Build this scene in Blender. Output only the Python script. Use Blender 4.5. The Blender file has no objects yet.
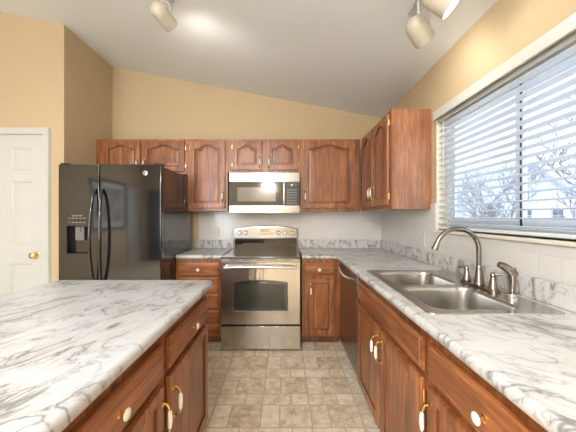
import bpy, bmesh, math, random
from math import pi, sin, cos, radians as R
from mathutils import Vector, Matrix

random.seed(7)
SC = bpy.context.scene
COL = SC.collection

# ------------------------------------------------------------------ camera
cam_d = bpy.data.cameras.new('camera')
cam_d.sensor_width = 36.0
cam_d.lens = 275.0 / 576.0 * 36.0
cam_d.shift_x = 3.0 / 576.0
cam_d.shift_y = 0.5 / 576.0
cam_d.clip_start = 0.05
cam_d.clip_end = 300
cam = bpy.data.objects.new('camera', cam_d)
cam.location = (0, 0, 1.30)
cam.rotation_euler = (R(90), 0, 0)
COL.objects.link(cam)
SC.camera = cam

# ------------------------------------------------------------------ world, light, exposure
SC.view_settings.view_transform = 'Standard'
SC.view_settings.look = 'None'
SC.view_settings.gamma = 1.0
SC.view_settings.use_curve_mapping = False
SC.view_settings.exposure = 0.54

world = bpy.data.worlds.new('overcast_sky')
SC.world = world
world.use_nodes = True
wn = world.node_tree.nodes
wl = world.node_tree.links
bg = wn['Background']
tc = wn.new('ShaderNodeTexCoord')
sx = wn.new('ShaderNodeSeparateXYZ')
rp = wn.new('ShaderNodeValToRGB')
rp.color_ramp.elements[0].position = 0.0
rp.color_ramp.elements[0].color = (0.90, 0.94, 1.0, 1)
rp.color_ramp.elements[1].position = 0.6
rp.color_ramp.elements[1].color = (0.80, 0.87, 1.0, 1)
wl.new(tc.outputs['Generated'], sx.inputs[0])
wl.new(sx.outputs['Z'], rp.inputs[0])
wl.new(rp.outputs[0], bg.inputs['Color'])
bg.inputs['Strength'].default_value = 1.3


def area(name, loc, rot, sx_, sy_, power, color):
    l = bpy.data.lights.new(name, 'AREA')
    l.shape = 'RECTANGLE'
    l.size = sx_
    l.size_y = sy_
    l.energy = power
    l.color = color
    o = bpy.data.objects.new(name, l)
    o.location = loc
    o.rotation_euler = rot
    COL.objects.link(o)
    return o


# unseen fill lamps added behind the camera: one at an added window, one overhead
area('added_rear_fill', (-2.72, -3.1, 1.55), (R(90), 0, R(-12)), 1.35, 1.65, 60, (0.90, 0.95, 1.0))
area('added_ceiling_fill', (-0.7, -1.5, 2.80), (0, 0, 0), 3.0, 2.4, 165, (0.95, 0.975, 1.0))


# low hazy winter sun on the window side
sun_d = bpy.data.lights.new('hazy_sun', 'SUN')
sun_d.energy = 1.1
sun_d.angle = R(22)
sun_d.color = (1.0, 0.97, 0.93)
sun = bpy.data.objects.new('hazy_sun', sun_d)
sun.rotation_euler = Vector((-0.72, 0.68, -0.16)).to_track_quat('-Z', 'Y').to_euler()
COL.objects.link(sun)


def point(name, loc, power, color, rad=0.05):
    l = bpy.data.lights.new(name, 'POINT')
    l.energy = power
    l.color = color
    l.shadow_soft_size = rad
    o = bpy.data.objects.new(name, l)
    o.location = loc
    COL.objects.link(o)
    return o


def spot(name, loc, target, power, color, ang=80, rad=0.03):
    l = bpy.data.lights.new(name, 'SPOT')
    l.energy = power
    l.color = color
    l.spot_size = R(ang)
    l.spot_blend = 0.7
    l.shadow_soft_size = rad
    o = bpy.data.objects.new(name, l)
    o.location = loc
    d = Vector(target) - Vector(loc)
    o.rotation_euler = d.to_track_quat('-Z', 'Y').to_euler()
    COL.objects.link(o)
    return o


# ------------------------------------------------------------------ materials
def new_mat(name):
    m = bpy.data.materials.new(name)
    m.use_nodes = True
    return m, m.node_tree.nodes, m.node_tree.links, m.node_tree.nodes['Principled BSDF']


def setp(b, **k):
    for n, v in k.items():
        b.inputs[n.replace('_', ' ')].default_value = v


def plain(name, col, rough=0.5, metal=0.0, spec=0.5, coat=0.0, var=0.04, scale=8.0, bump=0.0, ior=None, coat_rough=0.05):
    m, N, L, b = new_mat(name)
    b.inputs['Roughness'].default_value = rough
    b.inputs['Metallic'].default_value = metal
    b.inputs['Specular IOR Level'].default_value = spec
    b.inputs['Coat Weight'].default_value = coat
    b.inputs['Coat Roughness'].default_value = coat_rough
    if ior:
        b.inputs['IOR'].default_value = ior
    t = N.new('ShaderNodeTexCoord')
    n = N.new('ShaderNodeTexNoise')
    n.inputs['Scale'].default_value = scale
    n.inputs['Detail'].default_value = 4
    r = N.new('ShaderNodeValToRGB')
    c = Vector(col)
    r.color_ramp.elements[0].position = 0.3
    r.color_ramp.elements[1].position = 0.7
    r.color_ramp.elements[0].color = (*(c * (1 - var)), 1)
    r.color_ramp.elements[1].color = (*[min(1, x * (1 + var)) for x in c], 1)
    L.new(t.outputs['Object'], n.inputs['Vector'])
    L.new(n.outputs['Fac'], r.inputs[0])
    L.new(r.outputs[0], b.inputs['Base Color'])
    if bump:
        n2 = N.new('ShaderNodeTexNoise')
        n2.inputs['Scale'].default_value = 180
        L.new(t.outputs['Object'], n2.inputs['Vector'])
        bp = N.new('ShaderNodeBump')
        bp.inputs['Strength'].default_value = bump
        bp.inputs['Distance'].default_value = 0.002
        L.new(n2.outputs['Fac'], bp.inputs['Height'])
        L.new(bp.outputs[0], b.inputs['Normal'])
    return m


def wood(name, dark, mid, light, axis='z', rough=0.38):
    m, N, L, b = new_mat(name)
    t = N.new('ShaderNodeTexCoord')
    mp = N.new('ShaderNodeMapping')
    s = {'z': (14, 14, 1.2), 'x': (1.2, 14, 14)}[axis]
    mp.inputs['Scale'].default_value = s
    oi = N.new('ShaderNodeObjectInfo')
    off = N.new('ShaderNodeVectorMath')
    off.operation = 'SCALE'
    off.inputs[0].default_value = (31, 17, 23)
    L.new(oi.outputs['Random'], off.inputs['Scale'])
    L.new(off.outputs[0], mp.inputs['Location'])
    L.new(t.outputs['Object'], mp.inputs['Vector'])
    n = N.new('ShaderNodeTexNoise')
    n.inputs['Scale'].default_value = 1.6
    n.inputs['Detail'].default_value = 7
    n.inputs['Roughness'].default_value = 0.62
    n.inputs['Distortion'].default_value = 0.9
    L.new(mp.outputs[0], n.inputs['Vector'])
    r = N.new('ShaderNodeValToRGB')
    e = r.color_ramp.elements
    e[0].position = 0.30
    e[0].color = (*dark, 1)
    e[1].position = 0.72
    e[1].color = (*light, 1)
    k = e.new(0.5)
    k.color = (*mid, 1)
    L.new(n.outputs['Fac'], r.inputs[0])
    # broad blotches of stain
    n3 = N.new('ShaderNodeTexNoise')
    n3.inputs['Scale'].default_value = 5
    n3.inputs['Detail'].default_value = 3
    L.new(t.outputs['Object'], n3.inputs['Vector'])
    mr = N.new('ShaderNodeMapRange')
    mr.inputs[1].default_value = 0.3
    mr.inputs[2].default_value = 0.7
    mr.inputs[3].default_value = 0.8
    mr.inputs[4].default_value = 1.18
    L.new(n3.outputs['Fac'], mr.inputs[0])
    mx = N.new('ShaderNodeVectorMath')
    mx.operation = 'SCALE'
    L.new(r.outputs[0], mx.inputs[0])
    L.new(mr.outputs[0], mx.inputs['Scale'])
    # fine pores
    mp2 = N.new('ShaderNodeMapping')
    mp2.inputs['Scale'].default_value = tuple(v * 9 if v > 2 else v * 5 for v in s)
    L.new(t.outputs['Object'], mp2.inputs['Vector'])
    n2 = N.new('ShaderNodeTexNoise')
    n2.inputs['Scale'].default_value = 1.5
    n2.inputs['Detail'].default_value = 2
    L.new(mp2.outputs[0], n2.inputs['Vector'])
    mr2 = N.new('ShaderNodeMapRange')
    mr2.inputs[1].default_value = 0.35
    mr2.inputs[2].default_value = 0.6
    mr2.inputs[3].default_value = 0.72
    mr2.inputs[4].default_value = 1.06
    L.new(n2.outputs['Fac'], mr2.inputs[0])
    mx2 = N.new('ShaderNodeVectorMath')
    mx2.operation = 'SCALE'
    L.new(mx.outputs[0], mx2.inputs[0])
    L.new(mr2.outputs[0], mx2.inputs['Scale'])
    L.new(mx2.outputs[0], b.inputs['Base Color'])
    b.inputs['Roughness'].default_value = rough
    b.inputs['Coat Weight'].default_value = 0.35
    b.inputs['Coat Roughness'].default_value = 0.22
    bp = N.new('ShaderNodeBump')
    bp.inputs['Strength'].default_value = 0.25
    bp.inputs['Distance'].default_value = 0.001
    L.new(n2.outputs['Fac'], bp.inputs['Height'])
    L.new(bp.outputs[0], b.inputs['Normal'])
    return m


def math_node(N, L, op, a, b_=None, c=None):
    n = N.new('ShaderNodeMath')
    n.operation = op
    for i, v in enumerate((a, b_, c)):
        if v is None:
            continue
        if isinstance(v, (int, float)):
            n.inputs[i].default_value = v
        else:
            L.new(v, n.inputs[i])
    return n.outputs[0]


def marble(name, rot=-1.25, base=(0.55, 0.56, 0.57), warm=(0.52, 0.51, 0.50)):
    m, N, L, b = new_mat(name)
    t = N.new('ShaderNodeTexCoord')
    mp = N.new('ShaderNodeMapping')
    mp0 = N.new('ShaderNodeMapping')
    mp0.inputs['Rotation'].default_value = (0, 0, rot)
    L.new(t.outputs['Object'], mp0.inputs['Vector'])
    mp.inputs['Scale'].default_value = (1.0, 2.1, 0.8)
    L.new(mp0.outputs[0], mp.inputs['Vector'])

    def ridge(scale, width, det, dist, rough=0.55):
        n = N.new('ShaderNodeTexNoise')
        n.inputs['Scale'].default_value = scale
        n.inputs['Detail'].default_value = det
        n.inputs['Distortion'].default_value = dist
        n.inputs['Roughness'].default_value = rough
        L.new(mp.outputs[0], n.inputs['Vector'])
        d = math_node(N, L, 'ABSOLUTE', math_node(N, L, 'SUBTRACT', n.outputs['Fac'], 0.5))
        mr = N.new('ShaderNodeMapRange')
        mr.interpolation_type = 'SMOOTHSTEP'
        mr.inputs[1].default_value = 0
        mr.inputs[2].default_value = width
        mr.inputs[3].default_value = 1
        mr.inputs[4].default_value = 0
        L.new(d, mr.inputs[0])
        return mr.outputs[0]
    v1 = ridge(4.2, 0.030, 5, 0.9)
    v2 = ridge(9.0, 0.030, 4, 0.6)
    soft = ridge(4.2, 0.11, 5, 0.9)
    mk = N.new('ShaderNodeTexNoise')
    mk.inputs['Scale'].default_value = 3.2
    mk.inputs['Detail'].default_value = 3
    L.new(t.outputs['Object'], mk.inputs['Vector'])
    mkr = N.new('ShaderNodeMapRange')
    mkr.inputs[1].default_value = 0.38
    mkr.inputs[2].default_value = 0.62
    L.new(mk.outputs['Fac'], mkr.inputs[0])
    a1 = math_node(N, L, 'MULTIPLY', v1, math_node(N, L, 'MULTIPLY_ADD', mkr.outputs[0], 0.60, 0.30))
    a2 = math_node(N, L, 'MULTIPLY', v2, math_node(N, L, 'MULTIPLY_ADD', mkr.outputs[0], 0.45, 0.05))
    a3 = math_node(N, L, 'MULTIPLY', soft, math_node(N, L, 'MULTIPLY_ADD', mkr.outputs[0], 0.24, 0.05))
    tot = math_node(N, L, 'ADD', math_node(N, L, 'ADD', a1, a2), a3)
    tot = math_node(N, L, 'MINIMUM', tot, 0.85)
    mixb = N.new('ShaderNodeMix')
    mixb.data_type = 'RGBA'
    mixb.inputs['A'].default_value = (*base, 1)
    mixb.inputs['B'].default_value = (*warm, 1)
    L.new(mkr.outputs[0], mixb.inputs['Factor'])
    mix = N.new('ShaderNodeMix')
    mix.data_type = 'RGBA'
    mix.inputs['B'].default_value = (0.17, 0.16, 0.155, 1)
    L.new(mixb.outputs['Result'], mix.inputs['A'])
    L.new(tot, mix.inputs['Factor'])
    L.new(mix.outputs['Result'], b.inputs['Base Color'])
    b.inputs['Roughness'].default_value = 0.28
    return m


def steel(name, col=(0.50, 0.475, 0.44), rough=0.28, axis='z', aniso=0.6, wave=0.15, brush=0.08):
    m, N, L, b = new_mat(name)
    t = N.new('ShaderNodeTexCoord')
    mp = N.new('ShaderNodeMapping')
    mp.inputs['Scale'].default_value = {'z': (300, 300, 2), 'x': (2, 300, 300), 'y': (300, 2, 300)}[axis]
    L.new(t.outputs['Object'], mp.inputs['Vector'])
    n = N.new('ShaderNodeTexNoise')
    n.inputs['Scale'].default_value = 1
    n.inputs['Detail'].default_value = 2
    L.new(mp.outputs[0], n.inputs['Vector'])
    mr = N.new('ShaderNodeMapRange')
    mr.inputs[3].default_value = rough * 0.85
    mr.inputs[4].default_value = rough * 1.2
    L.new(n.outputs['Fac'], mr.inputs[0])
    L.new(mr.outputs[0], b.inputs['Roughness'])
    b.inputs['Base Color'].default_value = (*col, 1)
    b.inputs['Metallic'].default_value = 1
    b.inputs['Anisotropic'].default_value = aniso
    b.inputs['Anisotropic Rotation'].default_value = 0.25
    bp = N.new('ShaderNodeBump')
    bp.inputs['Strength'].default_value = brush
    bp.inputs['Distance'].default_value = 0.0006
    n5 = N.new('ShaderNodeTexNoise')
    n5.inputs['Scale'].default_value = 1
    mp5 = N.new('ShaderNodeMapping')
    mp5.inputs['Scale'].default_value = (9, 9, 1.3)
    L.new(t.outputs['Object'], mp5.inputs['Vector'])
    L.new(mp5.outputs[0], n5.inputs['Vector'])
    bp2 = N.new('ShaderNodeBump')
    bp2.inputs['Strength'].default_value = wave
    bp2.inputs['Distance'].default_value = 0.01
    L.new(n5.outputs['Fac'], bp2.inputs['Height'])
    L.new(n.outputs['Fac'], bp.inputs['Height'])
    L.new(bp2.outputs[0], bp.inputs['Normal'])
    L.new(bp.outputs[0], b.inputs['Normal'])
    return m


def tile(name, axes, z0, size=0.108, tint=(0.66, 0.65, 0.63)):
    m, N, L, b = new_mat(name)
    g = N.new('ShaderNodeNewGeometry')
    s = N.new('ShaderNodeSeparateXYZ')
    L.new(g.outputs['Position'], s.inputs[0])
    u = math_node(N, L, 'DIVIDE', s.outputs[axes], size)
    v = math_node(N, L, 'DIVIDE', math_node(N, L, 'SUBTRACT', s.outputs['Z'], z0), size)

    def edge(c):
        f = math_node(N, L, 'FRACT', c)
        return math_node(N, L, 'MINIMUM', f, math_node(N, L, 'SUBTRACT', 1.0, f))
    d = math_node(N, L, 'MINIMUM', edge(u), edge(v))
    mr = N.new('ShaderNodeMapRange')
    mr.interpolation_type = 'SMOOTHSTEP'
    mr.inputs[1].default_value = 0.010
    mr.inputs[2].default_value = 0.028
    L.new(d, mr.inputs[0])
    wnz = N.new('ShaderNodeTexWhiteNoise')
    wnz.noise_dimensions = '2D'
    cb = N.new('ShaderNodeCombineXYZ')
    L.new(math_node(N, L, 'FLOOR', u), cb.inputs[0])
    L.new(math_node(N, L, 'FLOOR', v), cb.inputs[1])
    L.new(cb.outputs[0], wnz.inputs['Vector'])
    sc = math_node(N, L, 'MULTIPLY_ADD', wnz.outputs['Value'], 0.05, 0.975)
    tv = N.new('ShaderNodeVectorMath')
    tv.operation = 'SCALE'
    tv.inputs[0].default_value = tint
    L.new(sc, tv.inputs['Scale'])
    mix = N.new('ShaderNodeMix')
    mix.data_type = 'RGBA'
    mix.inputs['A'].default_value = (0.72, 0.71, 0.69, 1)
    L.new(tv.outputs[0], mix.inputs['B'])
    L.new(mr.outputs[0], mix.inputs['Factor'])
    L.new(mix.outputs['Result'], b.inputs['Base Color'])
    b.inputs['Roughness'].default_value = 0.18
    bp = N.new('ShaderNodeBump')
    bp.inputs['Strength'].default_value = 0.5
    bp.inputs['Distance'].default_value = 0.002
    L.new(mr.outputs[0], bp.inputs['Height'])
    L.new(bp.outputs[0], b.inputs['Normal'])
    return m


def floor_mat():
    m, N, L, b = new_mat('stone_pattern_vinyl')
    M = lambda op, a, b_=None, c=None: math_node(N, L, op, a, b_, c)
    g = N.new('ShaderNodeNewGeometry')
    s = N.new('ShaderNodeSeparateXYZ')
    L.new(g.outputs['Position'], s.inputs[0])
    P = 0.325
    v = M('DIVIDE', M('SUBTRACT', s.outputs['Y'], 1.897 - P * 20), P)
    vr = M('FLOOR', v)
    vv = M('MULTIPLY', M('FRACT', v), P)
    tall = M('GREATER_THAN', vv, 0.12)
    offs = M('MULTIPLY_ADD', tall, -0.20, -0.16 - P * 20)
    u = M('DIVIDE', M('SUBTRACT', s.outputs['X'], offs), P)
    ur = M('FLOOR', u)
    uu = M('MULTIPLY', M('FRACT', u), P)
    wide = M('LESS_THAN', uu, 0.205)
    dv = M('MINIMUM', M('MINIMUM', vv, M('ABSOLUTE', M('SUBTRACT', vv, 0.12))), M('SUBTRACT', P, vv))
    du = M('MINIMUM', M('MINIMUM', uu, M('ABSOLUTE', M('SUBTRACT', uu, 0.205))), M('SUBTRACT', P, uu))
    d = M('MINIMUM', du, dv)
    mr = N.new('ShaderNodeMapRange')
    mr.interpolation_type = 'SMOOTHSTEP'
    mr.inputs[1].default_value = 0.002
    mr.inputs[2].default_value = 0.006
    L.new(d, mr.inputs[0])
    cb = N.new('ShaderNodeCombineXYZ')
    L.new(M('MULTIPLY_ADD', ur, 2.0, wide), cb.inputs[0])
    L.new(M('MULTIPLY_ADD', vr, 2.0, tall), cb.inputs[1])
    w = N.new('ShaderNodeTexWhiteNoise')
    w.noise_dimensions = '2D'
    L.new(cb.outputs[0], w.inputs['Vector'])
    # stone mottling, shifted per tile
    add = N.new('ShaderNodeVectorMath')
    add.operation = 'MULTIPLY_ADD'
    add.inputs[1].default_value = (5, 5, 5)
    L.new(w.outputs['Color'], add.inputs[0])
    L.new(g.outputs['Position'], add.inputs[2])
    n = N.new('ShaderNodeTexNoise')
    n.inputs['Scale'].default_value = 16
    n.inputs['Detail'].default_value = 7
    n.inputs['Roughness'].default_value = 0.68
    L.new(add.outputs[0], n.inputs['Vector'])
    big = M('MULTIPLY', tall, wide)
    key = M('ADD', M('MULTIPLY', w.outputs['Value'], 0.30), M('MULTIPLY', big, 0.28))
    key = M('ADD', key, M('MULTIPLY', M('SUBTRACT', n.outputs['Fac'], 0.5), 2.6))
    key = M('ADD', key, 0.16)
    r = N.new('ShaderNodeValToRGB')
    e = r.color_ramp.elements
    e[0].position = 0.0
    e[0].color = (0.80, 0.74, 0.62, 1)
    e[1].position = 1.0
    e[1].color = (0.42, 0.31, 0.19, 1)
    k = e.new(0.35)
    k.color = (0.70, 0.61, 0.475, 1)
    k = e.new(0.65)
    k.color = (0.58, 0.47, 0.32, 1)
    L.new(key, r.inputs[0])
    mix = N.new('ShaderNodeMix')
    mix.data_type = 'RGBA'
    mix.inputs['A'].default_value = (0.46, 0.40, 0.31, 1)
    L.new(r.outputs[0], mix.inputs['B'])
    L.new(mr.outputs[0], mix.inputs['Factor'])
    L.new(mix.outputs['Result'], b.inputs['Base Color'])
    b.inputs['Roughness'].default_value = 0.42
    bp = N.new('ShaderNodeBump')
    bp.inputs['Strength'].default_value = 0.35
    bp.inputs['Distance'].default_value = 0.0015
    L.new(M('ADD', mr.outputs[0], M('MULTIPLY', n.outputs['Fac'], 0.5)), bp.inputs['Height'])
    L.new(bp.outputs[0], b.inputs['Normal'])
    return m


def emit(name, col, strength):
    m, N, L, b = new_mat(name)
    b.inputs['Base Color'].default_value = (*col, 1)
    b.inputs['Emission Color'].default_value = (*col, 1)
    b.inputs['Emission Strength'].default_value = strength
    return m


def glass(name, tint=(0.93, 0.97, 1.0)):
    m, N, L, b = new_mat(name)
    N.remove(b)
    out = N['Material Output']
    tr = N.new('ShaderNodeBsdfTransparent')
    tr.inputs[0].default_value = (*tint, 1)
    gl = N.new('ShaderNodeBsdfGlossy')
    gl.inputs['Roughness'].default_value = 0.02
    lw = N.new('ShaderNodeLayerWeight')
    lw.inputs[0].default_value = 0.5
    fac = math_node(N, L, 'MULTIPLY_ADD', math_node(N, L, 'POWER', lw.outputs['Facing'], 5.0), 0.7, 0.05)
    mx = N.new('ShaderNodeMixShader')
    L.new(fac, mx.inputs[0])
    L.new(tr.outputs[0], mx.inputs[1])
    L.new(gl.outputs[0], mx.inputs[2])
    L.new(mx.outputs[0], out.inputs['Surface'])
    return m


def siding_mat():
    m, N, L, b = new_mat('house_siding')
    g = N.new('ShaderNodeNewGeometry')
    s = N.new('ShaderNodeSeparateXYZ')
    L.new(g.outputs['Position'], s.inputs[0])
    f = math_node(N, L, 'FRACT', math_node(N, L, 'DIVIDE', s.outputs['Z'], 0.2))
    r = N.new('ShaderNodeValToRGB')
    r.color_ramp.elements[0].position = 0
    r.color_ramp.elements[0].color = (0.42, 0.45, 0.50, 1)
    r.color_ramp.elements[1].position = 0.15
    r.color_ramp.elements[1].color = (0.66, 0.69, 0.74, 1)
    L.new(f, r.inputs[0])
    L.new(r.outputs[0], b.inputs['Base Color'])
    return m


WOOD_V = wood('stained_oak_vertical', (0.125, 0.036, 0.011), (0.29, 0.096, 0.031), (0.47, 0.19, 0.068), 'z')
WOOD_H = wood('stained_oak_horizontal', (0.125, 0.036, 0.011), (0.29, 0.096, 0.031), (0.47, 0.19, 0.068), 'x')
WOOD_D = wood('dark_oak_and_groove_shade', (0.08, 0.025, 0.009), (0.17, 0.055, 0.02), (0.24, 0.09, 0.036), 'z')  # dark oak for toe kicks; also paints shade into door grooves
WOOD_S = wood('oak_veneer_side', (0.25, 0.095, 0.045), (0.34, 0.145, 0.075), (0.42, 0.20, 0.11), 'z', 0.33)
MARBLE = marble('marble_laminate')
MARBLE2 = marble('marble_laminate_long', rot=0.75, base=(0.66, 0.67, 0.67), warm=(0.60, 0.59, 0.57))
STEEL = steel('brushed_steel', (0.52, 0.49, 0.45), 0.19, wave=0.5)
STEEL_H = steel('brushed_steel_horizontal', (0.34, 0.325, 0.30), axis='x')
STEEL_D = steel('dark_brushed_steel', (0.30, 0.27, 0.25), 0.3)
SINK = plain('sink_steel', (0.52, 0.505, 0.48), 0.27, 1.0, var=0.02)
NICKEL = plain('brushed_nickel', (0.30, 0.27, 0.235), 0.24, 1.0)
CHROME = plain('polished_metal', (0.75, 0.74, 0.72), 0.12, 1.0)
BRASS = plain('polished_brass', (0.85, 0.60, 0.24), 0.2, 1.0)
CERAMIC = plain('white_ceramic', (0.75, 0.73, 0.68), 0.15, coat=0.5)
BLACK = plain('black_gloss_enamel', (0.012, 0.012, 0.013), 0.07, spec=0.5, coat=0.6, ior=1.6)
BLACK_SIDE = plain('black_enamel_side', (0.02, 0.02, 0.022), 0.14, spec=0.5, coat=0.5, ior=1.55)
BLACKP = plain('black_plastic', (0.02, 0.02, 0.02), 0.35)
DGLASS = plain('dark_oven_glass', (0.025, 0.024, 0.022), 0.06, spec=0.8, coat=1.0)
COOKTOP = plain('black_ceramic_glass', (0.012, 0.012, 0.012), 0.05, spec=0.8, coat=1.0)
BURNER = plain('printed_burner_ring', (0.09, 0.085, 0.08), 0.2)
GREYP = plain('grey_plastic', (0.16, 0.16, 0.16), 0.4)
MWIN = plain('microwave_window_mesh', (0.16, 0.135, 0.10), 0.2, coat=0.3)
WALL = plain('tan_wall_paint', (0.53, 0.42, 0.27), 0.75, bump=0.15, var=0.015, scale=2)
CEIL = plain('ceiling_paint', (0.74, 0.78, 0.81), 0.85, bump=0.2, var=0.01, scale=2)
WHITE = plain('white_paint', (0.56, 0.575, 0.56), 0.38, var=0.01)
CREAM = plain('cream_paint', (0.74, 0.70, 0.60), 0.5, var=0.01)
SLAT = plain('white_blind_slat', (0.72, 0.76, 0.79), 0.45, var=0.01)
VINYL = plain('white_vinyl_frame', (0.70, 0.77, 0.86), 0.4, var=0.01)
HEADM = plain('cream_lamp_enamel', (0.56, 0.52, 0.43), 0.45, var=0.02)
TILE_B = tile('backsplash_tile_back', 'X', 1.012)
TILE_R = tile('backsplash_tile_side', 'Y', 1.012)
FLOOR = floor_mat()
GLASS = glass('window_glass')
BULB = emit('lit_bulb', (1.0, 0.86, 0.62), 14)
DISPLAY = emit('amber_display', (1.0, 0.62, 0.25), 1.6)
SNOW = plain('snow', (0.88, 0.90, 0.94), 0.8)
BARK = plain('grey_bark', (0.34, 0.33, 0.35), 0.9, var=0.2)
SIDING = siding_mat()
ROOFM = plain('snowy_roof', (0.70, 0.73, 0.78), 0.8)
PICT = plain('grey_print', (0.30, 0.30, 0.31), 0.5, var=0.5, scale=3)
DARKW = plain('dark_hall_shade', (0.05, 0.035, 0.025), 0.6)
SHADE = emit('frosted_shade', (1.0, 0.80, 0.52), 5)


# ------------------------------------------------------------------ mesh building
class MB:
    def __init__(s):
        s.bm = bmesh.new()

    def _mark(s, faces, mi):
        for f in faces:
            f.material_index = mi

    def box(s, x0, x1, y0, y1, z0, z1, bev=0.0, mi=0, seg=2):
        n0 = set(s.bm.faces)
        r = bmesh.ops.create_cube(s.bm, size=1)
        vs = r['verts']
        for v in vs:
            v.co = Vector((x0 + (v.co.x + .5) * (x1 - x0), y0 + (v.co.y + .5) * (y1 - y0), z0 + (v.co.z + .5) * (z1 - z0)))
        if bev > 0:
            es = list({e for v in vs for e in v.link_edges})
            bmesh.ops.bevel(s.bm, geom=es, offset=bev, segments=seg, affect='EDGES', profile=0.5)
        s._mark([f for f in s.bm.faces if f not in n0], mi)
        return s

    def rings(s, rings, mi=0, cap0=True, cap1=True, closed=True):
        vr = [[s.bm.verts.new(p) for p in ring] for ring in rings]
        n = len(rings[0])
        fs = []
        for a, b in zip(vr[:-1], vr[1:]):
            for i in range(n if closed else n - 1):
                j = (i + 1) % n
                try:
                    fs.append(s.bm.faces.new((a[i], a[j], b[j], b[i])))
                except ValueError:
                    pass
        if cap0 and n > 2:
            fs.append(s.bm.faces.new(list(reversed(vr[0]))))
        if cap1 and n > 2:
            fs.append(s.bm.faces.new(vr[-1]))
        s._mark(fs, mi)
        return s

    def tube(s, pts, r, seg=10, mi=0, cap=True):
        pts = [Vector(p) for p in pts]
        rs = r if isinstance(r, (list, tuple)) else [r] * len(pts)
        rings = []
        up = None
        for i, p in enumerate(pts):
            t = (pts[min(i + 1, len(pts) - 1)] - pts[max(i - 1, 0)]).normalized()
            if up is None:
                a = Vector((0, 0, 1)) if abs(t.z) < 0.9 else Vector((1, 0, 0))
                up = t.cross(a).normalized()
            up = (up - t * up.dot(t)).normalized()
            w = t.cross(up)
            rings.append([p + (up * cos(2 * pi * k / seg) + w * sin(2 * pi * k / seg)) * rs[i] for k in range(seg)])
        return s.rings(rings, mi, cap, cap)

    def lathe(s, prof, mat=None, seg=20, mi=0):
        """prof: list of (r, h); axis = local z through matrix"""
        mat = mat or Matrix.Identity(4)
        rings = [[mat @ Vector((max(r, 1e-5) * cos(2 * pi * k / seg), max(r, 1e-5) * sin(2 * pi * k / seg), h)) for k in range(seg)] for r, h in prof]
        return s.rings(rings, mi)

    def prism(s, poly, a0, a1, axis='y', mi=0):
        def P(p, a):
            return {'y': (p[0], a, p[1]), 'x': (a, p[0], p[1]), 'z': (p[0], p[1], a)}[axis]
        return s.rings([[P(p, a0) for p in poly], [P(p, a1) for p in poly]], mi)

    def build(s, name, mats, parent=None, world=False, smooth=40):
        bmesh.ops.recalc_face_normals(s.bm, faces=s.bm.faces[:])
        me = bpy.data.meshes.new(name)
        if world and parent is not None:
            bmesh.ops.transform(s.bm, matrix=parent.matrix_basis.inverted(), verts=s.bm.verts[:])
        s.bm.to_mesh(me)
        s.bm.free()
        for m in (mats if isinstance(mats, (list, tuple)) else [mats]):
            me.materials.append(m)
        if smooth:
            me.polygons.foreach_set('use_smooth', [True] * len(me.polygons))
            me.set_sharp_from_angle(angle=R(smooth))
        o = link(name, me, parent)
        if smooth:
            w_ = o.modifiers.new('face_weighted_normals', 'WEIGHTED_NORMAL')
            w_.keep_sharp = True
        return o


def link(name, me, parent=None):
    o = bpy.data.objects.new(name, me)
    COL.objects.link(o)
    if parent is not None:
        o.parent = parent
    return o


def tag(o, label, cat, group=None):
    o['label'] = label
    o['category'] = cat
    if group:
        o['group'] = group
    return o


def thing(name, loc, rz, label, cat, group=None):
    o = bpy.data.objects.new(name, None)
    o.empty_display_size = 0.1
    COL.objects.link(o)
    o.location = loc
    o.rotation_euler = (0, 0, rz)
    o.matrix_basis = Matrix.Translation(loc) @ Matrix.Rotation(rz, 4, 'Z')
    return tag(o, label, cat, group)


def struct(o):
    o['kind'] = 'structure'
    return o


def place(mesh_obj_data, name, parent, loc, rot=(0, 0, 0)):
    o = link(name, mesh_obj_data, parent)
    o.location = loc
    o.rotation_euler = rot
    return o


# ------------------------------------------------------------------ the room
XR, YB, XS, YD, XL, YF = 1.20, 3.42, -2.145, 2.67, -4.2, -3.2
ZR, SL = 2.52, 0.192


def cz(x):
    return ZR + SL * (XR - x)


b = MB()
b.box(XL - .1, XR + .1, YF - .1, YB + .1, -0.1, 0)
struct(b.build('floor', FLOOR))
b = MB()
b.prism([(XL - .1, cz(XL - .1)), (XR + .12, cz(XR + .12)), (XR + .12, cz(XR + .12) + .1), (XL - .1, cz(XL - .1) + .1)], YF - .1, YB + .1)
struct(b.build('ceiling', CEIL))


def wall_x(name, x0, x1, y0, y1):
    m = MB()
    m.prism([(x0, 0), (x1, 0), (x1, cz(x1)), (x0, cz(x0))], y0, y1)
    return struct(m.build(name, WALL))


wall_x('wall_back', XS, XR, YB, YB + .1)
wall_x('wall_back_left', -2.345 + .012, XS, YD, YD + .1)   # right of the door opening
m = MB()
m.prism([(-3.118, 2.11), (-2.333, 2.11), (-2.333, cz(-2.333)), (-3.118, cz(-3.118))], YD, YD + .1)
m.prism([(XL, 0), (-3.118, 0), (-3.118, cz(-3.118)), (XL, cz(XL))], YD, YD + .1)
struct(m.build('wall_back_far_left', WALL))
m = MB()
m.box(XS - .1, XS, YD + .1, YB + .1, 0, cz(XS))
struct(m.build('wall_left_return', WALL))
m = MB()
m.box(XL - .1, XL, YF, YD, 0, cz(XL))
struct(m.build('wall_left', WALL))
# right wall with the sink window opening
WY0, WY1, WZ0, WZ1 = 0.86, 2.18, 1.195, 2.075
m = MB()
m.box(XR, XR + .12, YF, WY0, 0, ZR)
m.box(XR, XR + .12, WY1, YB + .1, 0, ZR)
m.box(XR, XR + .12, WY0, WY1, 0, WZ0)
m.box(XR, XR + .12, WY0, WY1, WZ1, ZR)
struct(m.build('wall_right', WALL))
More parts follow.
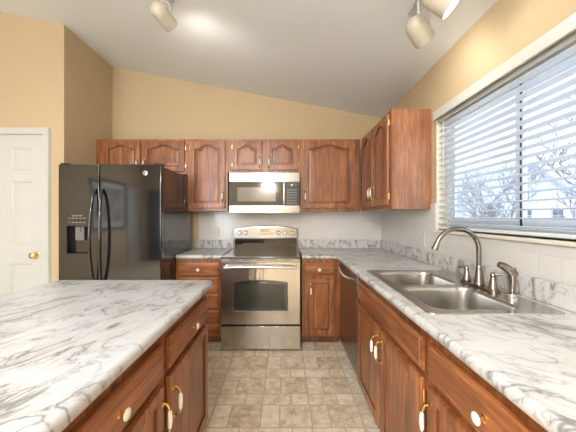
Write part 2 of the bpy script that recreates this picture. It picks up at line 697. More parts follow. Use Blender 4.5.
# front wall (behind the camera) with an opening added for the rear fill lamp
m = MB()
FX0, FX1, FZ0, FZ1 = -3.45, -2.0, 0.7, 2.4
m.prism([(XL - .1, 0), (FX0, 0), (FX0, cz(FX0)), (XL - .1, cz(XL - .1))], YF - .1, YF)
m.prism([(FX1, 0), (XR + .1, 0), (XR + .1, cz(XR + .1)), (FX1, cz(FX1))], YF - .1, YF)
m.prism([(FX0, 0), (FX1, 0), (FX1, FZ0), (FX0, FZ0)], YF - .1, YF)
m.prism([(FX0, FZ1), (FX1, FZ1), (FX1, cz(FX1)), (FX0, cz(FX0))], YF - .1, YF)
struct(m.build('wall_front', WALL))
w2 = MB()  # frame of the unseen window added to go with the fill lamp
w2.box(FX0, FX1, YF - .06, YF - .02, FZ0, FZ0 + .05)
w2.box(FX0, FX1, YF - .06, YF - .02, FZ1 - .05, FZ1)
for k in range(3):
    x = FX0 + (FX1 - FX0 - .05) * k / 2
    w2.box(x, x + .05, YF - .06, YF - .02, FZ0 + .05, FZ1 - .05)
struct(w2.build('added_rear_window', WHITE))

# tile backsplashes
m = MB()
m.box(-1.07, XR, YB - .008, YB, 1.0, 1.42)
struct(m.build('trim_1', TILE_B))
m = MB()
m.box(XR - .008, XR, 0.3, WY1, 1.0, WZ0 - .022)
m.box(XR - .008, XR, WY1, YB - .008, 1.0, 1.405)
struct(m.build('trim_2', TILE_R))

# window: cream reveal and sill, vinyl frame, sashes and glass
m = MB()
m.box(XR - .022, XR + .12, WY0 - .03, WY1 + .012, WZ0 - .02, WZ0, 0.003)
struct(m.build('trim_3', CREAM))
m = MB()
m.box(XR + .001, XR + .118, WY1 - .004, WY1, WZ0, WZ1)
m.box(XR + .001, XR + .118, WY0, WY0 + .004, WZ0, WZ1)
m.box(XR + .001, XR + .118, WY0 + .004, WY1 - .004, WZ1 - .004, WZ1)
struct(m.build('trim_4', CREAM))
m = MB()
xw0, xw1 = XR + .085, XR + .125
m.box(xw0, xw1, WY0 + .004, WY1 - .004, WZ0, WZ0 + .045, .003)
m.box(xw0, xw1, WY0 + .004, WY1 - .004, WZ1 - .05, WZ1 - .004, .003)
m.box(xw0, xw1, WY0 + .004, WY0 + .05, WZ0 + .045, WZ1 - .05, .003)
m.box(xw0, xw1, WY1 - .05, WY1 - .004, WZ0 + .045, WZ1 - .05, .003)
win = struct(m.build('window_1', VINYL))
YM = 1.52
for (y0, y1, xo) in ((YM - .02, WY1 - .05, .0), (WY0 + .05, YM + .02, .018)):
    s = MB()
    xa, xb = xw0 + .004 + xo, xw0 + .02 + xo
    s.box(xa, xb, y0, y1, WZ0 + .045, WZ0 + .09, .002)
    s.box(xa, xb, y0, y1, WZ1 - .09, WZ1 - .05, .002)
    s.box(xa, xb, y0, y0 + .04, WZ0 + .09, WZ1 - .09, .002)
    s.box(xa, xb, y1 - .04, y1, WZ0 + .09, WZ1 - .09, .002)
    so = s.build('sash', VINYL, win)
    s = MB()
    s.box((xa + xb) / 2 - .002, (xa + xb) / 2 + .002, y0 + .04, y1 - .04, WZ0 + .09, WZ1 - .09)
    s.build('pane', GLASS, so)
s = MB()
s.box(xw0 - .004, xw0 + .004, YM - .028, YM - .02, WZ0 + .045, WZ1 - .05)
s.build('weather_strip', BLACKP, win)


# six panel door
door = MB()
DX0, DX1, DZ1 = -3.10, -2.345, 2.095
W = DX1 - DX0
fy = YD + .006
cols = ((DX0 + .12, DX0 + W / 2 - .055), (DX0 + W / 2 + .055, DX1 - .12))
rows = ((0.24, 0.84), (1.02, 1.64), (1.75, 1.97))
door.box(DX0, DX1, fy + .012, fy + .040, 0.01, DZ1)
for a, b_ in ((DX0, cols[0][0]), (cols[0][1], cols[1][0]), (cols[1][1], DX1)):
    door.box(a, b_, fy, fy + .012, 0.01, DZ1)
for a, b_ in ((0.01, rows[0][0]), (rows[0][1], rows[1][0]), (rows[1][1], rows[2][0]), (rows[2][1], DZ1)):
    for cx0, cx1 in cols:
        door.box(cx0, cx1, fy, fy + .012, a, b_)
for cx0, cx1 in cols:
    for z0, z1 in rows:
        def rect(i, y):
            return [(cx0 + i, y, z0 + i), (cx1 - i, y, z0 + i), (cx1 - i, y, z1 - i), (cx0 + i, y, z1 - i)]
        door.rings([rect(.0, fy + .002), rect(.012, fy + .0115), rect(.020, fy + .0115), rect(.045, fy + .003)], cap0=False)
dr = struct(door.build('door_1', WHITE, smooth=30))
kb = MB()
km = Matrix.Translation((-2.417, YD + .008, .926)) @ Matrix.Rotation(R(90), 4, 'X')
kb.lathe([(0, 0), (.032, 0), (.032, .004), (.026, .008), (.012, .012), (.011, .03), (.022, .036), (.029, .047), (.028, .06), (.018, .068), (0, .07)], km)
kb.build('door_knob', BRASS, dr)
hb = MB()
hb.box(-2.3465, -2.340, YD + .0, YD + .02, .90, .955)
hb.build('strike_plate', BRASS, dr)
cs = MB()
for i, (dx, dy) in enumerate(((.0, .012), (.012, .018))):
    t = .065 - dx * 1.6
    cs.box(DX1 + .002 + dx, DX1 + .002 + dx + t, YD - dy, YD - .0005, 0, DZ1 + .002 + dx + t)
    cs.box(DX0 - .002 - dx - t, DX0 - .002 - dx, YD - dy, YD - .0005, 0, DZ1 + .002 + dx + t)
    cs.box(DX0 - .002 - dx, DX1 + .002 + dx, YD - dy, YD - .0005, DZ1 + .002 + dx, DZ1 + .002 + dx + t)
cs.box(DX1 + .001, DX1 + .0125, YD, YD + .1, 0, DZ1 + .014)
cs.box(DX0 - .0125, DX0 - .001, YD, YD + .1, 0, DZ1 + .014)
struct(cs.build('trim_5', WHITE))
b = MB()
b.box(DX1 + .07, XS - .0005, YD - .012, YD - .0005, 0, .09, .003)
struct(b.build('baseboard_back', WHITE))

# things behind the camera that the black refrigerator mirrors
m = MB()
m.box(XL + .0005, XL + .035, -2.95, -2.40, 0.01, 2.08, .004)
struct(m.build('door_2', WHITE))
m = MB()
m.box(-4.0, -3.55, YF + .0005, YF + .03, 0.01, 2.1)  # flat dark panel, its colour standing for the shade inside an open doorway
struct(m.build('doorway_shade', DARKW))
pf = thing('framed_picture', (XL, -1.75, 1.58), 0, 'large grey picture in a wide black frame hanging on the far left wall', 'picture')
m = MB()
w, h, t = .54, .60, .07
m.box(0.001, .03, -w, w, h - t, h, .004)
m.box(0.001, .03, -w, w, -h, -h + t, .004)
m.box(0.001, .03, -w, -w + t, -h + t, h - t, .004)
m.box(0.001, .03, w - t, w, -h + t, h - t, .004)
m.build('frame', BLACKP, pf)
m = MB()
m.box(0.001, .012, -w + t, w - t, -h + t, h - t)
m.build('mat_board', WHITE, pf)
m = MB()
m.box(0.012, .016, -w + t + .09, w - t - .09, -h + t + .12, h - t - .12)
m.build('print', PICT, pf)

# dining chandelier behind the camera
CHX, CHY, CHZ = -0.45, -1.6, 1.95
ch = thing('chandelier', (CHX, CHY, CHZ), 0, 'brass dining chandelier with five frosted shades behind the kitchen', 'chandelier')
m = MB()
m.tube([(0, 0, 0), (0, 0, cz(CHX) - CHZ)], .006)
m.lathe([(0, -.06), (.02, -.05), (.035, 0), (.02, .05), (.012, .12), (0, .13)])
for k in range(5):
    a = 2 * pi * k / 5 + .3
    m.tube([(0, 0, 0), (.1 * cos(a), .1 * sin(a), -.05), (.2 * cos(a), .2 * sin(a), -.04), (.24 * cos(a), .24 * sin(a), .02)], .006)
m.build('stem', BRASS, ch)
for k in range(5):
    a = 2 * pi * k / 5 + .3
    q = MB()
    q.lathe([(.015, .02), (.04, .05), (.055, .1), (.058, .13), (.05, .125), (.0, .06)], Matrix.Translation((.24 * cos(a), .24 * sin(a), 0)))
    q.build('lamp_shade', SHADE, ch)
point('chandelier_glow', (CHX, CHY, CHZ + .2), 115, (1.0, .97, .93), .15)


# ------------------------------------------------------------------ cabinet hardware
def mesh_of(mb, mats, smooth=40):
    bmesh.ops.recalc_face_normals(mb.bm, faces=mb.bm.faces[:])
    me = bpy.data.meshes.new('hardware')
    mb.bm.to_mesh(me)
    mb.bm.free()
    for k in mats:
        me.materials.append(k)
    me.polygons.foreach_set('use_smooth', [True] * len(me.polygons))
    me.set_sharp_from_angle(angle=R(smooth))
    return me


h = MB()
for s in (-1, 1):
    h.lathe([(0, 0), (.010, 0), (.010, .003), (.006, .006), (0, .007)], Matrix.Translation((0, 0, s * .046)) @ Matrix.Rotation(R(90), 4, 'X'), seg=12)
    h.tube([(0, -.002, s * .046), (0, -.018, s * .044), (0, -.026, s * .036), (0, -.029, s * .026)], [.0045, .0042, .0045, .006], 8)
h.tube([(0, -.029, .027), (0, -.030, .022), (0, -.031, .0), (0, -.030, -.022), (0, -.029, -.027)], [.0055, .0075, .0092, .0075, .0055], 12, mi=1)
bmesh.ops.scale(h.bm, vec=(0.9, 1.0, 1.22), verts=h.bm.verts[:])
HANDLE = mesh_of(h, [BRASS, CERAMIC])
h = MB()
RX = Matrix.Rotation(R(90), 4, 'X')
h.lathe([(0, 0), (.011, 0), (.011, .002), (.0055, .005), (.005, .014), (.008, .018), (0, .0185)], RX, 14)
h.lathe([(0, .0165), (.012, .017), (.0165, .021), (.0165, .024), (.012, .028), (.006, .0298), (0, .030)], RX, 16, mi=1)
KNOB = mesh_of(h, [BRASS, CERAMIC])
h = MB()
h.box(-.010, .0, -.003, 0, -.024, .024, .0008)
h.tube([(0, -.004, -.026), (0, -.004, .026)], .0035, 8)
HINGE = mesh_of(h, [BRASS])


def door_front(w, hh, arch, t=.02, st=.055):
    """closed door leaf, local x 0..w, z 0..h, front at y=-t; returns MB of frame and MB of raised panel"""
    NA = 17
    rise = min(.045, .16 * w) if arch else 0.0
    sd = min(st, w * .2)

    def outline(ins, y):
        x0, x1, z0, z1 = sd + ins, w - sd - ins, st + ins, hh - st * .72 - ins
        pts = [(x0, y, z0), (x1, y, z0)]
        for i in range(NA):
            u = 1 - 2 * i / (NA - 1)
            k = abs(u) / .82
            bump = .5 * (1 + cos(pi * min(k, 1)))
            bump = bump ** .8
            pts.append(((x0 + x1) / 2 + u * (x1 - x0) / 2, y, z1 - rise * (1 - bump)))
        return pts

    def outer(ins, y):
        pts = [(ins, y, ins), (w - ins, y, ins)]
        for i in range(NA):
            u = 1 - 2 * i / (NA - 1)
            pts.append((w / 2 + u * (w / 2 - ins), y, hh - ins))
        return pts
    f = MB()
    f.rings([outer(0, 0), outer(0, -t + .005), outer(.002, -t + .001), outer(.006, -t), outline(0, -t)], cap1=False)
    f.rings([outline(0, -t), outline(.002, -t + .003), outline(.003, -t + .014), outline(.016, -t + .014)], cap0=False, cap1=False, mi=1)  # dark ring colours the shadow line into the panel groove
    p = MB()
    if arch:
        p.rings([outline(.0135, -t + .0138), outline(.0140, -t + .008), outline(.034, -t + .003), outline(.036, -t + .002)], cap0=False)
    else:
        p.rings([outline(.009, -t + .0135), outline(.010, -t + .0095), outline(.020, -t + .0090)], cap0=False)
    return f, p


def add_door(par, x0, x1, z0, z1, arch=False, handle='r', hz=None, hinges=True):
    """handle side l/r, hz: height of the handle above the door's lower edge"""
    w, hh = x1 - x0, z1 - z0
    f, p = door_front(w, hh, arch)
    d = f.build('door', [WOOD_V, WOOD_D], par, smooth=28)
    d.location = (x0, -.003, z0)
    p.build('door_panel', WOOD_V, d, smooth=28)
    hx = w - .024 if handle == 'r' else .024
    if hz is None:
        hz = hh - .115
    place(HANDLE, 'handle', d, (hx, -.02, hz))
    if hinges:
        gx, sgn = (-.001, 1) if handle == 'r' else (w + .001, -1)
        off = min(.07, hh * .2)
        for zz in (off, hh - off):
            o = place(HINGE, 'hinge', d, (gx, -.001, zz))
            if sgn < 0:
                o.rotation_euler = (0, pi, 0)
    return d


def add_drawer(par, x0, x1, z0, z1, knob=True):
    w, hh = x1 - x0, z1 - z0
    f = MB()

    def rc(i, y):
        return [(i, y, i), (w - i, y, i), (w - i, y, hh - i), (i, y, hh - i)]
    f.rings([rc(0, 0), rc(0, -.012), rc(.004, -.014), rc(.008, -.0145), rc(.012, -.019), rc(.016, -.02)])
    d = f.build('drawer' if knob else 'false_front', WOOD_H, par, smooth=25)
    d.location = (x0, -.003, z0)
    if knob:
        place(KNOB, 'knob', d, (w / 2, -.02, hh / 2))
    return d


def cabinet(name, loc, rz, label, group, w, z0, z1, depth, kick=0.0):
    t = thing(name, loc, rz, label, 'cabinet', group)
    c = MB()
    c.box(.001, .017, .019, depth, z0 + kick, z1)
    c.box(w - .017, w - .001, .019, depth, z0 + kick, z1)
    c.box(.017, w - .017, depth - .008, depth, z0 + kick, z1)
    c.box(.017, w - .017, .019, depth - .008, z0 + kick, z0 + kick + .016)
    if z1 > 1:
        c.box(.017, w - .017, .019, depth - .008, z1 - .016, z1)
    c.build('carcass', WOOD_S, t)
    f = MB()
    f.box(0, w, 0, .019, z0 + kick, z1, .0015)
    f.build('face_frame', WOOD_V, t)
    if kick:
        k = MB()
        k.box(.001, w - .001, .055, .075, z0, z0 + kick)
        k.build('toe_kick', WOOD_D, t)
    return t


CT = .868   # underside of countertops
HZL = None
YC = 2.79   # face frame plane of the back run
# left drawer base
g = 'base cabinets of the back run'
c = cabinet('base_cabinet', (-1.105, YC, 0), 0, 'stained wood base cabinet with four drawers, between black refrigerator and range', g, .468, 0, CT, YB - YC - .001, .085)
for z0, z1 in ((.70, .83), (.53, .68), (.37, .51), (.115, .35)):
    add_drawer(c, .03, .435, z0, z1)
c = cabinet('base_cabinet', (.170, YC, 0), 0, 'stained wood base cabinet with single drawer over one door, right of the range', g, .385, 0, CT, YB - YC - .001, .085)
add_drawer(c, .025, .325, .70, .83)
add_door(c, .065, .325, .105, .672, False, 'l')
# right run: fronts face -X ; local +x runs towards the camera
XF = .55
g = 'base cabinets of the sink run'
m = thing('corner_filler', (XF, 2.787, 0), -pi / 2, 'narrow stained wood filler strip between dishwasher and corner base cabinet', 'cabinet filler')
q = MB()
q.box(0.001, .135, 0.001, .02, .085, CT, .001)
q.build('filler_board', WOOD_V, m)
c = cabinet('base_cabinet', (XF, 2.03, 0), -pi / 2, 'stained wood sink base cabinet with false front and two doors beside dishwasher', g, .985, 0, CT, XR - XF - .001, .085)
add_drawer(c, .02, .955, .70, .83, knob=False)
add_door(c, .02, .475, .10, .672, False, 'r')
add_door(c, .50, .955, .10, .672, False, 'l')
c = cabinet('base_cabinet', (XF, 1.043, 0), -pi / 2, 'stained wood base cabinet nearest the camera on the right, drawer over door', g, .64, 0, CT, XR - XF - .001, .085)
add_drawer(c, .02, .61, .70, .83)
add_door(c, .02, .61, .10, .672, False, 'l')
# island: fronts face +X ; local +x runs away from the camera
XI = -.48
g = 'island base cabinets'
c = cabinet('base_cabinet', (XI, 1.075, 0), pi / 2, 'far island base cabinet, drawer with white knob over one wide door', g, .59, 0, CT, .88, .085)
add_drawer(c, .025, .565, .69, .82)
add_door(c, .025, .565, .10, .662, False, 'l')
c = cabinet('base_cabinet', (XI, .45, 0), pi / 2, 'near island base cabinet, drawer and door at the lower left of the photo', g, .622, 0, CT, .88, .085)
add_drawer(c, .02, .595, .69, .82)
add_door(c, .02, .595, .10, .662, False, 'r')

# uppers on the back wall (face plane at YU)
YU = 3.12
UT, UB = 2.176, 1.362
g = 'wall cabinets above the back run'
DU = YB - YU - .001


def upper(x0, x1, zb, label):
    return cabinet('wall_cabinet', (x0, YU, 0), 0, label, g, x1 - x0 - .001, zb, UT, DU)


c = upper(-2.143, -1.107, 1.78, 'short wall cabinet with two arched doors over the black refrigerator')
add_door(c, .095, .505, 1.81, 2.15, True, 'r', .075)
add_door(c, .535, 1.01, 1.81, 2.15, True, 'l', .075)
c = upper(-1.107, -.648, UB, 'tall narrow wall cabinet with one arched door, between refrigerator and microwave')
add_door(c, .03, .43, 1.395, 2.15, True, 'r', .13)
c = upper(-.648, .174, 1.80, 'short wall cabinet with two small arched doors directly above the microwave')
add_door(c, .055, .39, 1.825, 2.15, True, 'r', .085)
add_door(c, .445, .795, 1.825, 2.15, True, 'l', .085)
c = upper(.174, .852, UB, 'wide wall cabinet with one arched door, right of the microwave')
add_door(c, .03, .605, 1.395, 2.15, True, 'l', .13)
# right wall upper
c = cabinet('wall_cabinet', (.872, YU - .001, 0), -pi / 2, 'two-door cabinet on right wall with its plain side facing out, beside the window', None, .87, UB, UT + .004, XR - .872 - .001)
add_door(c, .075, .43, 1.395, 2.15, True, 'r', .13)
add_door(c, .455, .83, 1.395, 2.15, True, 'l', .13)


# ------------------------------------------------------------------ countertops
def slab(cells_x, cells_y, keep, z0, z1, bevel_test, name, mats, par, rad=.018):
    bm = bmesh.new()
    V = {}

    def vv(i, j):
        if (i, j) not in V:
            V[(i, j)] = bm.verts.new((cells_x[i], cells_y[j], z1))
        return V[(i, j)]
    for i in range(len(cells_x) - 1):
        for j in range(len(cells_y) - 1):
            if keep(i, j):
                bm.faces.new((vv(i, j), vv(i + 1, j), vv(i + 1, j + 1), vv(i, j + 1)))
    r = bmesh.ops.extrude_face_region(bm, geom=bm.faces[:])
    for v in [g_ for g_ in r['geom'] if isinstance(g_, bmesh.types.BMVert)]:
        v.co.z = z0
    bmesh.ops.recalc_face_normals(bm, faces=bm.faces[:])
    es = [e for e in bm.edges if bevel_test(e.verts[0].co, e.verts[1].co)]
    bmesh.ops.bevel(bm, geom=es, offset=rad, segments=5, affect='EDGES', profile=0.5)
    mb = MB()
    mb.bm.free()
    mb.bm = bm
    return mb.build(name, mats, par, world=True, smooth=50)


CZ = .91
EX, EY = .515, 2.775
ct = thing('countertop', (.86, 1.6, CT), 0, 'L-shaped white marbled laminate countertop around the sink and corner', 'countertop')
cx = [.172, EX, .598, 1.10, XR - .001]
cy = [.38, 1.115, 1.945, EY, YB - .001]


def keepL(i, j):
    if i == 0 and j < 3:
        return False
    if i == 2 and j == 1:
        return False
    return True


def bevL(a, b_):
    if abs(a.z - b_.z) > 1e-4:
        return False
    on = lambda v: (abs(v.x - EX) < 1e-4 and v.y <= EY + 1e-4)
    on2 = lambda v: (abs(v.y - EY) < 1e-4 and v.x <= EX + 1e-4)
    on3 = lambda v: (abs(v.y - .38) < 1e-4)
    return (on(a) and on(b_)) or (on2(a) and on2(b_)) or (on3(a) and on3(b_))


slab(cx, cy, keepL, CT + .001, CZ, bevL, 'worktop', MARBLE2, ct)
m = MB()
m.box(.172, XR - .009, YB - .028, YB - .009, CZ + .0003, 1.012, .006)
m.box(XR - .034, XR - .009, .38, YB - .0285, CZ + .0003, 1.012, .008)
m.build('backsplash', MARBLE2, ct, world=True)
ct = thing('countertop', (-.87, 3.1, CT), 0, 'short white marbled countertop between the refrigerator and the range', 'countertop')
slab([-1.102, -.636], [EY, YB - .001], lambda i, j: True, CT + .001, CZ, lambda a, b_: abs(a.z - b_.z) < 1e-4 and abs(a.y - EY) < 1e-4 and abs(b_.y - EY) < 1e-4, 'worktop', MARBLE, ct)
m = MB()
m.box(-1.102, -.636, YB - .028, YB - .009, CZ + .0003, 1.012, .006)
m.build('backsplash', MARBLE, ct, world=True)

# island top, rounded corners
m = MB()
x0, x1, y0, y1 = -1.41, -.437, .36, 1.703


def rr(ins, z, rad=.045):
    pts = []
    r_ = max(rad - ins, .004)
    for cxx, cyy, a0 in ((x1 - ins - r_, y1 - ins - r_, 0), (x0 + ins + r_, y1 - ins - r_, 90), (x0 + ins + r_, y0 + ins + r_, 180), (x1 - ins - r_, y0 + ins + r_, 270)):
        for k in range(7):
            a = R(a0 + 15 * k)
            pts.append((cxx + r_ * cos(a), cyy + r_ * sin(a), z))
    return pts


rings = []
T = CZ - CT - .001
for k in range(9):
    a = pi / 2 * k / 8
    rings.append(rr(.018 * (1 - sin(a)), CT + .001 + .018 * (1 - cos(a))))
for k in range(9):
    a = pi / 2 * k / 8
    rings.append(rr(.018 * (1 - cos(a)), CZ - .018 + .018 * sin(a)))
m.rings(rings)
isl = m.build('island_countertop', MARBLE, None, smooth=60)
tag(isl, 'large white island countertop with grey marble veins, lower left of the photo', 'countertop')


# ------------------------------------------------------------------ refrigerator
FRX, FRY = -1.567, 2.455
fr = thing('refrigerator', (FRX, FRY, 0), 0, 'glossy black side-by-side refrigerator with ice dispenser against left wall', 'refrigerator')
W2 = .46
m = MB()
m.box(-W2 + .004, W2 - .004, .075, .78, .03, 1.755, .006)
m.build('body', BLACK_SIDE, fr)
m = MB()
m.box(-W2 + .02, W2 - .02, .04, .075, 0.0, .10, .004)
m.build('kick_grille', BLACKP, fr)
split = -.092
# freezer door with dispenser opening, made of a ring round the recess
dx0, dx1, dz0, dz1 = -.382, -.185, .965, 1.325
m = MB()
D0, D1 = 0.0, .066
z0, z1 = .105, 1.768


def ring2(y, ia):
    return [(-W2 + ia, y, z0 + ia), (split - ia, y, z0 + ia), (split - ia, y, z1 - ia), (-W2 + ia, y, z1 - ia)]


def ringd(y, ia):
    return [(dx0 + ia, y, dz0 + ia), (dx1 - ia, y, dz0 + ia), (dx1 - ia, y, dz1 - ia), (dx0 + ia, y, dz1 - ia)]


m.rings([ring2(D1, 0), ring2(.012, 0), ring2(.003, .004), ring2(0, .012), ringd(0, 0), ringd(.05, .003)])
m.build('freezer_door', BLACK, fr, smooth=30)
fd = fr.children[-1]
m = MB()
m.box(dx0 - .006, dx1 + .006, -.005, -.0002, dz1 - .11, dz1 + .006, .002)
m.box(dx0 - .006, dx0 + .004, -.005, .0, dz0 - .004, dz1 - .11)
m.box(dx1 - .004, dx1 + .006, -.005, .0, dz0 - .004, dz1 - .11)
m.box(dx0 - .006, dx1 + .006, -.008, .03, dz0 - .008, dz0 + .006, .002)
m.build('dispenser_bezel', BLACK_SIDE, fd)
m = MB()
for k in range(5):
    m.box(dx0 + .018 + k * .033, dx0 + .040 + k * .033, -.0075, -.005, dz1 - .045, dz1 - .035, .001)
    m.box(dx0 + .018 + k * .033, dx0 + .040 + k * .033, -.0075, -.005, dz1 - .082, dz1 - .072, .001)
m.box(dx0 + .05, dx1 - .05, -.0075, -.005, dz1 - .024, dz1 - .012, .001)
m.build('dispenser_button', GREYP, fd)
m = MB()
m.box(dx0 + .06, dx1 - .06, .02, .045, dz0 + .12, dz0 + .24, .004)
m.lathe([(0, 0), (.014, 0), (.02, .05), (0, .05)], Matrix.Translation(((dx0 + dx1) / 2, .022, dz0 + .19)), 14)
m.build('dispenser_paddle', GREYP, fd)
m = MB()
m.box(split + .008, W2, D0 + 0.0, D1, z0, z1, .007)
m.build('refrigerator_door', BLACK, fr)
rd = fr.children[-1]


def fridge_handle(x, par):
    mm = MB()
    pts, rs = [], []
    n = 18
    for k in range(n + 1):
        u = k / n
        z = .70 + .84 * u
        bow = sin(pi * u)
        y = -.006 - .062 * (bow ** .45)
        pts.append((x + (-.016 if x < split else .016) * (1 - bow ** .6) * -1, y, z))
        rs.append(.013)
    mm.tube(pts, rs, 12)
    mm.build('door_handle', BLACK, par)


fridge_handle(split - .040, fd)
fridge_handle(split + .048, rd)
m = MB()
m.lathe([(0, 0), (.021, 0), (.021, .002), (.018, .003), (0, .003)], Matrix.Translation((.318, -.0002, 1.688)) @ Matrix.Rotation(R(90), 4, 'X'), 24)
m.build('emblem', CHROME, rd)
m = MB()
# monogram rings on the emblem
for r_ in (.0165, ):
    pts = [(.318 + r_ * cos(a * pi / 12), -.0036, 1.688 + r_ * sin(a * pi / 12)) for a in range(25)]
    m.tube(pts, .0009, 6)
m.tube([(.318 - .002 + .006 * cos(a), -.0036, 1.688 + .007 * sin(a)) for a in [x * .4 for x in range(1, 15)]], .0011, 6)
m.tube([(.318 + .009 + .005 * cos(a), -.0036, 1.688 + .006 * sin(a)) for a in [x * .4 for x in range(1, 15)]], .0009, 6)
m.build('emblem_monogram', GREYP, rd)
for sx_, p in ((-W2 + .04, fd), (W2 - .04, rd)):
    m = MB()
    m.box(sx_ - .03, sx_ + .03, .01, .11, 1.7685, 1.782, .004)
    m.build('hinge_cover', BLACKP, p)

# ------------------------------------------------------------------ range
rg = thing('range', (-.235, 2.655, 0), 0, 'freestanding stainless steel range with black glass cooktop under the microwave', 'range')
HW = .3835
m = MB()
m.box(-HW + .003, HW - .003, .03, .70, .04, .892)
m.build('body', BLACKP, rg)
for x in (-HW + .06, HW - .06):
    for y in (.06, .6):
        m = MB()
        m.lathe([(0, 0), (.018, 0), (.018, .008), (.01, .012), (.01, .045), (0, .045)], Matrix.Translation((x, y, 0)), 12)
        m.build('levelling_foot', BLACKP, rg)
m = MB()
m.box(-HW, HW, -.012, .69, .893, .912, .005)
m.build('cooktop', COOKTOP, rg)
ckt = rg.children[-1]
m = MB()
for x, y, r_ in ((-.19, .17, .105), (.19, .17, .085), (-.19, .45, .075), (.19, .45, .105)):
    for q_ in (r_, r_ * .66):
        pts = [(x + q_ * cos(a * pi / 24), y + q_ * sin(a * pi / 24)) for a in range(48)]
        pin = [(x + (q_ - .003) * cos(a * pi / 24), y + (q_ - .003) * sin(a * pi / 24)) for a in range(48)]
        vo = [m.bm.verts.new((p[0], p[1], .9124)) for p in pts]
        vi = [m.bm.verts.new((p[0], p[1], .9124)) for p in pin]
        for k in range(48):
            m.bm.faces.new((vo[k], vo[(k + 1) % 48], vi[(k + 1) % 48], vi[k]))
m.build('burner_ring', BURNER, ckt)
# vent strip under the cooktop
m = MB()
m.box(-HW + .004, HW - .004, .0, .03, .858, .892, .002)
for k in range(5):
    m.box(-.30 + k * .125, -.205 + k * .125, -.001, .002, .878, .884, mi=1)
m.build('vent_trim', [STEEL_H, BLACKP], rg)
# oven door with arched window
m = MB()
z0, z1 = .256, .861
NA = 13


def ow(ins, y, wx=.262, zb=.385, zt=.665, rise=.022):
    pts = [(-wx + ins, y, zb + ins), (wx - ins, y, zb + ins)]
    for i in range(NA):
        u = 1 - 2 * i / (NA - 1)
        pts.append((u * (wx - ins), y, zt - ins + rise * (1 - u * u)))
    return pts


def oo(ins, y):
    pts = [(-HW + ins, y, z0 + ins), (HW - ins, y, z0 + ins)]
    for i in range(NA):
        u = 1 - 2 * i / (NA - 1)
        pts.append((u * (HW - ins), y, z1 - ins))
    return pts


m.rings([oo(0, .03), oo(0, .004), oo(.004, 0), ow(0, 0), ow(.003, .003)], cap1=False)
od = m.build('oven_door', STEEL, rg, smooth=30)
m = MB()
m.rings([ow(.002, .0032), ow(.004, .0025), ow(.008, .0025)], cap0=False)
m.build('oven_window', DGLASS, od)
m = MB()
m.rings([ow(.028, .0022), ow(.030, .0015)], cap0=True)
m.build('inner_window', plain('oven_inner_glass', (.030, .036, .028), .08, coat=.5), od)
m = MB()
hz_ = .818
m.tube([(-.352 + .704 * k / 16, -.050 + .006 * (abs(k - 8) / 8) ** 2, hz_ + .0 - .006 * ((k - 8) / 8) ** 2) for k in range(17)], [.010] + [.0135] * 15 + [.010], 14)
for s in (-1, 1):
    m.tube([(s * .335, .002, hz_ - .006), (s * .335, -.045, hz_ - .005)], .013, 12)
m.build('door_handle', CHROME, od)
m = MB()
m.box(-HW, HW, 0, .03, .018, .240, .004)
m.build('storage_drawer', STEEL, rg)
# backguard
m = MB()
NB = 15
topz = lambda u: 1.155 + .036 * (1 - abs(u) ** 2.2)


def bgr(ins, y, zb):
    pts = [(-.385 + ins, y, zb + ins), (.385 - ins, y, zb + ins)]
    for i in range(NB):
        u = 1 - 2 * i / (NB - 1)
        pts.append((u * (.385 - ins), y, topz(u) - ins))
    return pts


m.rings([bgr(0, .745, 1.03), bgr(0, .687, 1.03), bgr(.006, .679, 1.03), bgr(.016, .677, 1.03)])
m.build('backguard', STEEL_H, rg, smooth=30)
bgd = rg.children[-1]
m = MB()
m.box(-.378, .378, .700, .745, .905, 1.033, .004)
m.build('backguard_base', BLACK, rg)
m = MB()
m.box(-.105, .105, .6735, .6768, 1.075, 1.155, .002)
m.build('control_panel', plain('champagne_panel', (.62, .55, .45), .25, .8), bgd)
cp = bgd.children[-1]
m = MB()
m.box(-.06, .05, .6722, .6734, 1.118, 1.145)
m.build('display', DGLASS, cp)
m = MB()
for k in range(4):
    x = -.045 + k * .024
    for dz in (0, .013):
        m.box(x, x + .012, .6712, .672, 1.124 + dz, 1.1262 + dz)
    m.box(x, x + .002, .6712, .672, 1.126, 1.137)
    m.box(x + .010, x + .012, .6712, .672, 1.126, 1.137)
m.build('clock_digits', DISPLAY, cp)
m = MB()
for i in range(8):
    for j in range(2):
        m.box(-.09 + i * .023, -.077 + i * .023, .6724, .6735, 1.083 + j * .015, 1.091 + j * .015)
m.build('touch_button', GREYP, cp)
for x in (-.315, -.245, .155, .235, .312):
    k = MB()
    k.lathe([(0, 0), (.026, 0), (.026, .004), (.021, .008), (.019, .022), (.017, .025), (0, .025)], Matrix.Translation((x, .677, 1.103)) @ Matrix.Rotation(R(90), 4, 'X'), 18)
    k.box(x - .003, x + .003, .648, .653, 1.088, 1.118, .001)
    k.build('control_knob', CHROME, bgd)

